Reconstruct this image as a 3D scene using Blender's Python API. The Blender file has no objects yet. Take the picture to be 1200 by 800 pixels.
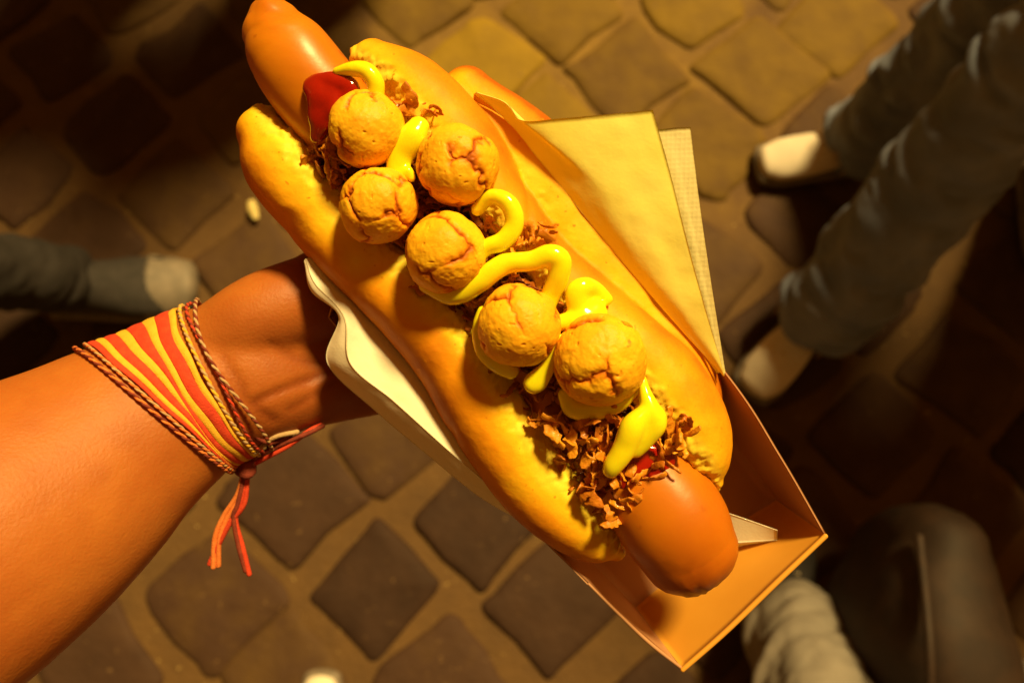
import bpy, math, random
import numpy as np
from mathutils import Matrix, Vector
random.seed(7)
RNG = np.random.default_rng(7)
R = math.radians
S = bpy.context.scene

# ------------------------------------------------------------------ camera
FPX, SC, CAMH, TILT = 858.0, 0.00035, 1.45, 15.0
cam_d = bpy.data.cameras.new('camera'); cam = bpy.data.objects.new('camera', cam_d)
S.collection.objects.link(cam); S.camera = cam
cam.location = (0, 0, CAMH); cam.rotation_euler = (R(TILT), 0, 0)
cam_d.sensor_width = 36.0; cam_d.lens = 36.0*FPX/1200.0
cam_d.clip_start = 0.01; cam_d.clip_end = 500
cam_d.dof.use_dof = True; cam_d.dof.focus_distance = 0.305; cam_d.dof.aperture_fstop = 6.5
CM = Matrix.Translation((0, 0, CAMH)) @ Matrix.Rotation(R(TILT), 4, 'X')
CMn = np.array(CM)

# ------------------------------------------------------------------ light (warm street light, night)
SUN_AZ = (0.56, 0.83); SUN_EL = 54.0
w = bpy.data.worlds.new('World'); S.world = w; w.use_nodes = True
nt = w.node_tree; bg = nt.nodes['Background']
sky = nt.nodes.new('ShaderNodeTexSky'); sky.sky_type = 'NISHITA'; sky.sun_disc = False
sky.sun_elevation = R(SUN_EL); sky.sun_rotation = math.atan2(SUN_AZ[0], SUN_AZ[1])
mx = nt.nodes.new('ShaderNodeMix'); mx.data_type = 'RGBA'; mx.blend_type = 'MULTIPLY'
mx.inputs[0].default_value = 1.0
nt.links.new(sky.outputs[0], mx.inputs[6]); mx.inputs[7].default_value = (1.0, 0.25, 0.018, 1)
nt.links.new(mx.outputs[2], bg.inputs[0]); bg.inputs[1].default_value = 0.075
sl = bpy.data.lights.new('street_light', 'SUN'); sl.energy = 5.0; sl.angle = R(9.0); sl.color = (1.0, 0.70, 0.25)
so = bpy.data.objects.new('street_light', sl); S.collection.objects.link(so)
ld = Vector((SUN_AZ[0]*math.cos(R(SUN_EL)), SUN_AZ[1]*math.cos(R(SUN_EL)), math.sin(R(SUN_EL))))
so.rotation_euler = ld.to_track_quat('Z', 'Y').to_euler(); so.location = ld*5
S.view_settings.view_transform = 'Standard'; S.view_settings.look = 'None'
S.view_settings.gamma = 1; S.view_settings.use_curve_mapping = False
S.view_settings.exposure = 0.38

# ------------------------------------------------------------------ numeric helpers
def hash3(i, j, k, seed=0):
    n = (i*374761393 + j*668265263 + k*2147483647 + seed*1274126177) & 0xffffffff
    n = ((n ^ (n >> 13))*1274126177) & 0xffffffff
    n = (n ^ (n >> 16)) & 0xffffffff
    return n.astype(np.float64)/4294967295.0
def vnoise(P, scale, seed=0):
    p = np.asarray(P, dtype=np.float64)*scale
    i = np.floor(p).astype(np.int64); f = p-i; f = f*f*(3-2*f)
    r = 0
    for a in (0, 1):
        for b in (0, 1):
            for c in (0, 1):
                wgt = (f[:, 0] if a else 1-f[:, 0])*(f[:, 1] if b else 1-f[:, 1])*(f[:, 2] if c else 1-f[:, 2])
                r = r+wgt*hash3(i[:, 0]+a, i[:, 1]+b, i[:, 2]+c, seed)
    return r*2-1
def fbm(P, scale, octv=3, seed=0):
    r = 0; a = 1.0; t = 0
    for o in range(octv):
        r = r+a*vnoise(P, scale*2**o, seed+o*17); t += a; a *= 0.5
    return r/t
def smooth(a, b, x):
    t = np.clip((x-a)/(b-a), 0, 1); return t*t*(3-2*t)
def catmull(A, n):
    A = np.asarray(A, float); m = len(A)
    if m == 2: 
        t = np.linspace(0, 1, n)[:, None]; return A[0]*(1-t)+A[1]*t
    E = np.vstack([2*A[0]-A[1], A, 2*A[-1]-A[-2]])
    out = []
    for t in np.linspace(0, m-1, n):
        i = min(int(t), m-2); f = t-i
        p0, p1, p2, p3 = E[i], E[i+1], E[i+2], E[i+3]
        out.append(0.5*((2*p1)+(-p0+p2)*f+(2*p0-5*p1+4*p2-p3)*f*f+(-p0+3*p1-3*p2+p3)*f**3))
    return np.array(out)

def L(px, py, h):           # point in the camera-aligned frame, in millimetre-like px units
    k = (FPX-h)/FPX
    return np.array([(px-600)*k, (400-py)*k, -(FPX-h)])
def toW(V):                 # camera-aligned px units -> world metres
    V = np.asarray(V, float)*SC
    return V @ CMn[:3, :3].T + CMn[:3, 3]
def Q(px, py, h): return toW(L(px, py, h)[None])[0]
def toPx(W):                # world -> px, py, h
    V = (np.asarray(W, float)-CMn[:3, 3]) @ CMn[:3, :3]/SC
    k = -V[:, 2]/FPX
    return np.stack([V[:, 0]/k+600, 400-V[:, 1]/k, FPX+V[:, 2]], 1)
def G(px, py, z=0.0):       # where the sight line of a photo point meets the height z
    d = Q(px, py, 0)-CMn[:3, 3]; o = CMn[:3, 3]
    t = (z-o[2])/d[2]; return o+d*t

class MB:
    def __init__(s): s.v = []; s.f = []; s.m = []; s.n = 0
    def add(s, v, f, mi=0):
        v = np.asarray(v, float)
        s.f += [tuple(int(q)+s.n for q in ff) for ff in f]; s.m += [mi]*len(f)
        s.v.append(v); s.n += len(v); return s
    def verts(s): return np.vstack(s.v)
def loft(pts, rw, rt, up=(0, 0, 1), n=40, m=24, cap=(1, 1), p=2.0, capf=1.0):
    """tapered elliptical body along pts; rw half width sideways, rt half thickness along up"""
    A = np.hstack([np.asarray(pts, float), np.asarray(rw, float)[:, None], np.asarray(rt, float)[:, None]])
    C = catmull(A, n); P, W_, T_ = C[:, :3], np.maximum(C[:, 3], 1e-6), np.maximum(C[:, 4], 1e-6)
    T = np.gradient(P, axis=0); T /= np.linalg.norm(T, axis=1)[:, None]+1e-12
    rows = []
    K = [math.sin(x) for x in np.linspace(0, math.pi/2, 7)[1:]]
    if cap[0]:
        for k in K[::-1][0:]:
            r_ = math.sqrt(max(0, 1-k*k)); r_ = max(r_, 0.02)
            rows.append((P[0]-T[0]*k*min(W_[0], T_[0])*capf, T[0], W_[0]*r_, T_[0]*r_))
    for i in range(n): rows.append((P[i], T[i], W_[i], T_[i]))
    if cap[1]:
        for k in K:
            r_ = max(math.sqrt(max(0, 1-k*k)), 0.02)
            rows.append((P[-1]+T[-1]*k*min(W_[-1], T_[-1])*capf, T[-1], W_[-1]*r_, T_[-1]*r_))
    upv = np.array(up, float); V = []
    th = np.linspace(0, 2*math.pi, m, endpoint=False)
    c, s_ = np.cos(th), np.sin(th)
    e = 2.0/p
    cx = np.sign(c)*np.abs(c)**e; sx = np.sign(s_)*np.abs(s_)**e
    for (q, t, a, b) in rows:
        side = np.cross(t, upv); side /= np.linalg.norm(side)+1e-12
        u = np.cross(side, t)
        V.append(q+np.outer(cx*a, side)+np.outer(sx*b, u))
    V = np.vstack(V); F = []; nr = len(rows)
    for i in range(nr-1):
        for j in range(m):
            F.append((i*m+j, i*m+(j+1) % m, (i+1)*m+(j+1) % m, (i+1)*m+j))
    F.append(tuple(range(m))[::-1]); F.append(tuple((nr-1)*m+j for j in range(m)))
    return V, [f[::-1] for f in F]
def tubeQ(st, n=40, m=20, **k):
    """stations (px,py,h,halfwidth[,halfthickness]) in photo px -> px-unit verts"""
    P = [L(*s[:3]) for s in st]; sc = [(FPX-s[2])/FPX for s in st]
    rw = [s[3]*c for s, c in zip(st, sc)]; rt = [(s[4] if len(s) > 4 else s[3])*c for s, c in zip(st, sc)]
    return loft(P, rw, rt, n=n, m=m, **k)

# ------------------------------------------------------------------ object helpers
def mesh_obj(name, V, F, mats, parent=None, origin=None, smoothsh=True, mi=None, attrs=None):
    V = np.asarray(V, float)
    if origin is None:
        origin = (np.array(parent['_o']) if parent is not None else np.array([V[:, 0].mean(), V[:, 1].mean(), V[:, 2].min()]))
    me = bpy.data.meshes.new(name); me.from_pydata((V-origin).tolist(), [], F); me.update()
    for mm in (mats if isinstance(mats, (list, tuple)) else [mats]): me.materials.append(mm)
    if smoothsh: me.polygons.foreach_set('use_smooth', [True]*len(me.polygons))
    if mi is not None: me.polygons.foreach_set('material_index', mi)
    for k, a in (attrs or {}).items():
        at = me.attributes.new(k, 'FLOAT', 'POINT'); at.data.foreach_set('value', np.asarray(a, np.float32))
    o = bpy.data.objects.new(name, me); S.collection.objects.link(o)
    o['_o'] = list(map(float, origin))
    if parent is not None: o.parent = parent; o.location = Vector(origin)-Vector(parent['_o'])
    else: o.location = Vector(origin)
    return o
def empty(name, loc):
    o = bpy.data.objects.new(name, None); S.collection.objects.link(o); o.location = Vector(loc)
    o.empty_display_size = 0.02; o['_o'] = list(map(float, loc)); return o
def tag(o, label=None, cat=None, group=None, kind=None):
    if label: o['label'] = label
    if cat: o['category'] = cat
    if group: o['group'] = group
    if kind: o['kind'] = kind
    return o
def fuse(mb, voxel, iters=4, factor=0.5):
    """melt the lofts of a MB (world metres) into one continuous surface; returns verts, faces"""
    me = bpy.data.meshes.new('melt'); me.from_pydata(mb.verts().tolist(), [], mb.f); me.update()
    o = bpy.data.objects.new('melt', me); S.collection.objects.link(o)
    r = o.modifiers.new('r', 'REMESH'); r.mode = 'VOXEL'; r.voxel_size = voxel
    s = o.modifiers.new('s', 'SMOOTH'); s.iterations = iters; s.factor = factor
    dg = bpy.context.evaluated_depsgraph_get(); ev = o.evaluated_get(dg)
    m2 = bpy.data.meshes.new_from_object(ev)
    n = len(m2.vertices); V = np.empty(n*3); m2.vertices.foreach_get('co', V)
    N = np.empty(n*3); m2.vertices.foreach_get('normal', N)
    F = [tuple(p.vertices) for p in m2.polygons]
    bpy.data.objects.remove(o); bpy.data.meshes.remove(me); bpy.data.meshes.remove(m2)
    return V.reshape(-1, 3), F, N.reshape(-1, 3)
def normals(V, F):
    V = np.asarray(V); N = np.zeros_like(V)
    for f in F:
        a, b, c = V[f[0]], V[f[1]], V[f[2]]; q = np.cross(b-a, c-a)
        for k in f: N[k] += q
    return N/(np.linalg.norm(N, axis=1)[:, None]+1e-12)

def mat(name, ramp, rough=0.6, attr=None, nscale=200, namp=0.25, bump=0.1, bscale=600, sss=0, sssr=(0.004, 0.0015, 0.0006),
        coat=0, spec=0.5, dist=0.0005, detail=4, trans=0, rvar=0.0, speck=None):
    """procedural surface: colour ramp driven by an attribute (or noise) plus noise, bump"""
    m = bpy.data.materials.new(name); m.use_nodes = True; t = m.node_tree; N = t.nodes; Lk = t.links
    b = N['Principled BSDF']; b.inputs['Roughness'].default_value = rough
    b.inputs['Specular IOR Level'].default_value = spec
    tc = N.new('ShaderNodeTexCoord')
    nz = N.new('ShaderNodeTexNoise'); nz.inputs['Scale'].default_value = nscale; nz.inputs['Detail'].default_value = detail
    Lk.new(tc.outputs['Object'], nz.inputs['Vector'])
    cr = N.new('ShaderNodeValToRGB'); e = cr.color_ramp.elements
    while len(e) < len(ramp): e.new(0.5)
    for q, (pos, col) in zip(e, ramp): q.position = pos; q.color = (*col, 1)
    if attr:
        at = N.new('ShaderNodeAttribute'); at.attribute_name = attr
        ma = N.new('ShaderNodeMath'); ma.operation = 'MULTIPLY_ADD'; ma.inputs[1].default_value = namp
        sb = N.new('ShaderNodeMath'); sb.operation = 'SUBTRACT'; sb.inputs[1].default_value = 0.5
        Lk.new(nz.outputs[0], sb.inputs[0]); Lk.new(sb.outputs[0], ma.inputs[0]); Lk.new(at.outputs['Fac'], ma.inputs[2])
        Lk.new(ma.outputs[0], cr.inputs[0])
    else:
        ma = N.new('ShaderNodeMapRange'); ma.inputs[1].default_value = 0.25; ma.inputs[2].default_value = 0.75
        Lk.new(nz.outputs[0], ma.inputs[0]); Lk.new(ma.outputs[0], cr.inputs[0])
    out = cr.outputs[0]
    if speck:
        vz = N.new('ShaderNodeTexNoise'); vz.inputs['Scale'].default_value = speck[0]; vz.inputs['Detail'].default_value = 2
        Lk.new(tc.outputs['Object'], vz.inputs['Vector'])
        mr = N.new('ShaderNodeMapRange'); mr.inputs[1].default_value = speck[1]; mr.inputs[2].default_value = speck[1]+0.08
        Lk.new(vz.outputs[0], mr.inputs[0])
        mm = N.new('ShaderNodeMix'); mm.data_type = 'RGBA'; mm.inputs[7].default_value = (*speck[2], 1)
        Lk.new(mr.outputs[0], mm.inputs[0]); Lk.new(out, mm.inputs[6]); out = mm.outputs[2]
    Lk.new(out, b.inputs['Base Color'])
    if bump:
        bz = N.new('ShaderNodeTexNoise'); bz.inputs['Scale'].default_value = bscale; bz.inputs['Detail'].default_value = 5
        Lk.new(tc.outputs['Object'], bz.inputs['Vector'])
        bp = N.new('ShaderNodeBump'); bp.inputs['Strength'].default_value = bump; bp.inputs['Distance'].default_value = dist
        Lk.new(bz.outputs[0], bp.inputs['Height']); Lk.new(bp.outputs[0], b.inputs['Normal'])
    if rvar:
        rr = N.new('ShaderNodeMapRange'); rr.inputs[3].default_value = rough-rvar; rr.inputs[4].default_value = rough+rvar
        Lk.new(nz.outputs[0], rr.inputs[0]); Lk.new(rr.outputs[0], b.inputs['Roughness'])
    if sss:
        b.inputs['Subsurface Weight'].default_value = sss; b.inputs['Subsurface Radius'].default_value = (1, sssr[1]/sssr[0], sssr[2]/sssr[0])
        b.inputs['Subsurface Scale'].default_value = sssr[0]
    if coat: b.inputs['Coat Weight'].default_value = coat; b.inputs['Coat Roughness'].default_value = 0.12
    if trans:
        tr = N.new('ShaderNodeBsdfTranslucent'); ms = N.new('ShaderNodeMixShader'); ms.inputs[0].default_value = trans
        Lk.new(out, tr.inputs[0]); Lk.new(b.outputs[0], ms.inputs[1]); Lk.new(tr.outputs[0], ms.inputs[2])
        Lk.new(ms.outputs[0], N['Material Output'].inputs[0])
    return m

M = {}
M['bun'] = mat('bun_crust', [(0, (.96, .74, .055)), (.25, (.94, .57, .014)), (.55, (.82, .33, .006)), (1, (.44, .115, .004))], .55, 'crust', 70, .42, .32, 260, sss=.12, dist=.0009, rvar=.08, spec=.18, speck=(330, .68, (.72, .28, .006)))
M['sausage'] = mat('sausage_skin', [(0, (.68, .245, .006)), (.35, (.52, .150, .005)), (.75, (.32, .066, .004)), (1, (.17, .030, .003))], .36, 'tone', 50, .25, .2, 200, sss=.15, dist=.0006, spec=.4, rvar=.12, speck=(120, .71, (.42, .11, .004)))
M['ball'] = mat('fried_batter', [(0, (.95, .56, .016)), (.35, (.90, .42, .011)), (.62, (.70, .21, .007)), (1, (.34, .07, .005))], .5, 'crack', 90, .30, .30, 260, sss=.12, dist=.0007, speck=(260, .70, (.66, .22, .010)), spec=.22)
M['mustard'] = mat('mustard_sauce', [(0, (.97, .86, .008)), (1, (.98, .90, .016))], .14, None, 60, .2, .04, 200, sss=.2, spec=.5, coat=.6)
M['ketchup'] = mat('ketchup_sauce', [(0, (.26, .007, .002)), (1, (.40, .012, .003))], .08, None, 60, .2, .25, 160, sss=.2, coat=1.0, dist=.0015)
M['onion'] = mat('fried_onion', [(0, (.82, .37, .018)), (.45, (.52, .16, .010)), (1, (.11, .024, .005))], .45, 'dark', 300, .7, .7, 500, dist=.0009, coat=.15, spec=.3)
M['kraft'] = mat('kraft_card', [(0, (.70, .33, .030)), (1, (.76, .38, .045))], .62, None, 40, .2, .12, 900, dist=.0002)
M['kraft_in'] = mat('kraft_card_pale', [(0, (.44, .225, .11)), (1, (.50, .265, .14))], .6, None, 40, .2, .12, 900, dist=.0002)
M['paper'] = mat('napkin_paper', [(0, (.88, .83, .66)), (1, (.91, .87, .72))], .9, None, 60, .2, .5, 900, dist=.0002)
def embossed(name, c0, c1):
    m = mat(name, [(0, c0), (1, c1)], .85, None, 60, .2, 0, trans=.15); t = m.node_tree; N = t.nodes
    vo = N.new('ShaderNodeTexVoronoi'); vo.inputs['Scale'].default_value = 520; vo.inputs['Randomness'].default_value = .15
    bp = N.new('ShaderNodeBump'); bp.inputs['Strength'].default_value = .35; bp.inputs['Distance'].default_value = .0004
    t.links.new([n for n in N if n.type == 'TEX_COORD'][0].outputs['Object'], vo.inputs['Vector'])
    t.links.new(vo.outputs['Distance'], bp.inputs['Height'])
    for n in N:
        if n.type in ('BSDF_PRINCIPLED', 'BSDF_TRANSLUCENT'): t.links.new(bp.outputs[0], n.inputs['Normal'])
    return m
M['paper_dot'] = embossed('napkin_embossed', (.86, .80, .40), (.90, .85, .46))
M['paper_lit_yel'] = mat('napkin_yellow_lit', [(0, (.90, .88, .17)), (1, (.94, .92, .24))], .85, None, 40, .2, .35, 500, dist=.0003, trans=.15)  # white paper with the yellow street light put into its colour
M['skin'] = mat('skin', [(0, (.50, .18, .030)), (.45, (.39, .115, .019)), (1, (.23, .05, .010))], .5, 'tone', 45, .5, .45, 700, sss=.2, sssr=(.006, .002, .001), dist=.0005, spec=.3)
M['face'] = mat('skin_plain', [(0, (.55, .24, .12)), (1, (.62, .29, .15))], .5, None, 30, .2, .1, 500, sss=.1)
M['jeans'] = mat('washed_denim', [(0, (.12, .155, .25)), (.5, (.18, .22, .34)), (1, (.30, .34, .45))], .85, None, 9, .2, .6, 700, dist=.001)
M['dark_cloth'] = mat('dark_cloth', [(0, (.010, .008, .008)), (1, (.022, .018, .018))], .9, None, 20, .2, .4, 500, dist=.001)
M['pale_cloth'] = mat('pale_grey_cloth', [(0, (.17, .155, .14)), (1, (.27, .245, .22))], .85, None, 15, .2, .5, 600, dist=.001)
M['white_shoe'] = mat('white_leather', [(0, (.66, .60, .50)), (1, (.80, .74, .62))], .55, None, 25, .2, .2, 200, dist=.001)
M['rubber'] = mat('shoe_rubber', [(0, (.10, .085, .065)), (1, (.20, .165, .13))], .6, None, 40, .2, .2, 200)  # darkened to carry the shade that dims the left toe cap
M['black_canvas'] = mat('black_canvas', [(0, (.012, .01, .01)), (1, (.03, .025, .025))], .8, None, 60, .2, .5, 800, dist=.001)
M['lace'] = mat('shoe_lace', [(0, (.60, .50, .36)), (1, (.75, .64, .48))], .8, None, 200, .2, .4, 900)
M['leather'] = mat('brown_leather', [(0, (.014, .007, .005)), (1, (.040, .019, .010))], .7, None, 30, .2, .5, 300, dist=.001)
M['red'] = mat('red_thread', [(0, (.55, .035, .012)), (1, (.72, .07, .02))], .8, None, 300, .2, .8, 1500, dist=.0005)
M['yellow'] = mat('yellow_thread', [(0, (.78, .42, .02)), (1, (.88, .52, .04))], .8, None, 300, .2, .8, 1500, dist=.0005)
M['maroon'] = mat('dark_red_thread', [(0, (.15, .02, .012)), (1, (.28, .045, .02))], .8, None, 300, .2, .8, 1500, dist=.0005)
M['cream'] = mat('worn_cream_thread', [(0, (.42, .28, .14)), (1, (.60, .42, .22))], .8, None, 400, .2, .8, 1500, dist=.0005)
M['orange'] = mat('orange_thread', [(0, (.70, .17, .03)), (1, (.82, .26, .06))], .8, None, 400, .2, .8, 1500, dist=.0005)

# ================================================================== SETTING: cobbled street
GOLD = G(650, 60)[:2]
def ground():
    n = 90; X = np.linspace(-1, 1, n); X = np.sign(X)*(np.abs(X)**3)*60
    V = np.array([(x, y, 0) for y in X for x in X]); V[:, 2] = -0.004+0.004*vnoise(V, 9, 3)*(np.abs(V[:, :2]).max(1) < 5)
    F = [(j*n+i, j*n+i+1, (j+1)*n+i+1, (j+1)*n+i) for j in range(n-1) for i in range(n-1)]
    g = mesh_obj('ground', V, F, M['mortar'], origin=np.zeros(3), attrs={'mortar_tone': .36+.45*np.exp(-(((V[:, :2]-GOLD)/[.66, .44])**2).sum(1))}); tag(g, kind='structure')  # joints turn more golden towards the GOLD point
M['mortar'] = mat('sandy_joints', [(0, (.060, .030, .009)), (.5, (.115, .060, .015)), (1, (.27, .165, .022))], .85, 'mortar_tone', 14, .7, .7, 90, dist=.004, detail=8, speck=(110, .70, (.40, .28, .10)))
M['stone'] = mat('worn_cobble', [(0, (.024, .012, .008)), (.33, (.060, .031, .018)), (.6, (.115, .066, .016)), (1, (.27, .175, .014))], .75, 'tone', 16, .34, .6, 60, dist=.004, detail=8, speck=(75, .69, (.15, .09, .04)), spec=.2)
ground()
def cobbles():
    a = G(370, 560); b = G(490, 700); u = (b-a)[:2]; u /= np.linalg.norm(u)
    v = np.array([-u[1], u[0]]); o = G(430, 690)[:2]
    sp = np.linalg.norm(G(430, 690)-G(535, 785))*1.06
    mb = MB(); T = []; m = 40; th = np.linspace(0, 2*math.pi, m, endpoint=False)
    prof = [(1.03, -.012), (1.0, -.003), (.97, .0015), (.90, .0045), (.75, .0065), (.5, .0075), (.25, .008)]
    for i in range(-15, 16):
        for j in range(-15, 16):
            off = 0.5*sp*(i % 2)*0.35
            c = o+u*(j*sp+off+random.uniform(-.02, .02))+v*(i*sp*0.98+random.uniform(-.015, .015))
            px = toPx(np.array([[c[0], c[1], 0]]))[0]
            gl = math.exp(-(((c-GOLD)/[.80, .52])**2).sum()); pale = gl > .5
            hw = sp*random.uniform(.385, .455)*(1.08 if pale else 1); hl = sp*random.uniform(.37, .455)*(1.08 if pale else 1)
            ang = math.atan2(u[1], u[0])+random.uniform(-.13, .13); ca, sa = math.cos(ang), math.sin(ang)
            pw = random.uniform(5, 12); e = 2/pw
            ox = np.sign(np.cos(th))*np.abs(np.cos(th))**e*hl; oy = np.sign(np.sin(th))*np.abs(np.sin(th))**e*hw
            P = np.stack([ox*ca-oy*sa, ox*sa+oy*ca], 1)
            jit = 1+.10*vnoise(np.column_stack([P*1.0+c, np.full(m, i*3.1+j)]), 14, 5)+.09*vnoise(np.column_stack([P*1.0+c, np.full(m, i*3.1+j)]), 34, 6)
            P = P*jit[:, None]; vs = []; tx, ty = random.uniform(-.02, .02), random.uniform(-.02, .02)
            for (r_, z) in prof:
                q = P*r_; zz = z+q[:, 0]*tx+q[:, 1]*ty
                zz = zz+.0028*vnoise(np.column_stack([q+c, np.zeros(m)]), 26, 8)
                vs.append(np.column_stack([q+c, zz]))
            vs.append(np.array([[c[0], c[1], .008]])); vs = np.vstack(vs)
            F = []; nr = len(prof)
            for k in range(nr-1):
                for q in range(m): F.append((k*m+q, k*m+(q+1) % m, (k+1)*m+(q+1) % m, (k+1)*m+q))
            for q in range(m): F.append(((nr-1)*m+q, (nr-1)*m+(q+1) % m, nr*m))
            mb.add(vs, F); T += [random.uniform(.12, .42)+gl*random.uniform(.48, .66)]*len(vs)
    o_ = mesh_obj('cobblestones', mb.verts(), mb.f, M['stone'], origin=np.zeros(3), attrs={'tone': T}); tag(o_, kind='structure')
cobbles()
# little scrap on the street
def scrap():
    c = G(300, 250)[:2]; V, F = loft([(c[0]-.006, c[1]+.018, .019), (c[0], c[1], .021), (c[0]+.008, c[1]-.02, .019)], [.008, .011, .007], [.004, .006, .004], n=16, m=12)
    o = mesh_obj('litter_scrap', V, F, M['cream2']); tag(o, 'small pale yellow scrap of litter lying on the cobbles left of the bun', 'litter')
M['cream2'] = mat('pale_scrap', [(0, (.62, .50, .16)), (1, (.78, .66, .28))], .7, None, 60, .2, .4, 200)
scrap()

# ================================================================== PEOPLE around
def xf(V, M4): V = np.asarray(V, float); A = np.array(M4); return V @ A[:3, :3].T+A[:3, 3]
def shoe(parent, toe, heel, style, scale_w=1.0, z0=.010):
    toe = np.array(toe[:2]); heel = np.array(heel[:2]); d = toe-heel; ln = np.linalg.norm(d); d /= ln
    Mx = Matrix(((d[0], -d[1], 0, heel[0]), (d[1], d[0], 0, heel[1]), (0, 0, 1, z0), (0, 0, 0, 1)))
    k = ln/.28; k2 = k*scale_w
    up = M['white_shoe'] if style == 'white' else M['black_canvas']
    mb = MB()
    V, F = loft([(.035*k, 0, .055*k), (.075*k, 0, .060*k), (.12*k, 0, .052*k), (.17*k, .002, .040*k), (.22*k, .004, .030*k), (.245*k, .004, .026*k)],
                [.033*k2, .036*k2, .038*k2, .045*k2, .045*k2, .036*k2], [.045*k, .050*k, .040*k, .028*k, .021*k, .017*k], n=30, m=24)
    mb.add(V, F)
    V, F = loft([(.055*k, 0, .06*k), (.055*k, 0, .10*k)], [.030*k2, .034*k2], [.045*k, .048*k], up=(1, 0, 0), n=8, m=24, cap=(0, 0)); mb.add(V, F)
    mb.v = [xf(q, Mx) for q in mb.v]
    V, F, N = fuse(mb, .004, 3)
    s = mesh_obj('shoe', V, F, up, parent)
    V, F = loft([(.018*k, 0, .012), (.08*k, 0, .012), (.16*k, .002, .012), (.22*k, .004, .012), (.256*k, .004, .012)], [.034*k2, .039*k2, .047*k2, .050*k2, .042*k2], [.013]*5, n=30, m=28, p=3.2)
    mesh_obj('sole', xf(V, Mx), F, M['rubber'], s)
    if style != 'white':
        V, F = loft([(.195*k, .004, .027*k), (.258*k, .004, .022*k)], [.050*k2, .040*k2], [.032*k, .022*k], n=10, m=24, cap=(0, 1)); mesh_obj('toe_cap', xf(V, Mx), F, M['rubber'], s)
    mb = MB()
    for q in range(5):
        x = (.10+.022*q)*k; hz = (.094-.0098*q)*k; wd = (.024+.001*q)*k2
        for sg in (-1, 1):
            V, F = loft([(x, -sg*wd, hz-.006), (x+.009*k, 0, hz+.001), (x+.018*k, sg*wd, hz-.013)], [.0032]*3, [.0022]*3, n=12, m=8); mb.add(V, F)
    for sg in (-1, 1):
        V, F = loft([(.10*k, 0, .100*k), (.105*k, sg*.022, .108*k), (.085*k, sg*.036, .10*k), (.11*k, sg*.008, .10*k)], [.003]*4, [.003]*4, n=20, m=8); mb.add(V, F)
    mesh_obj('laces', xf(mb.verts(), Mx), mb.f, M['lace'] if style != 'white' else M['cream'], s)
    return s
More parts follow.
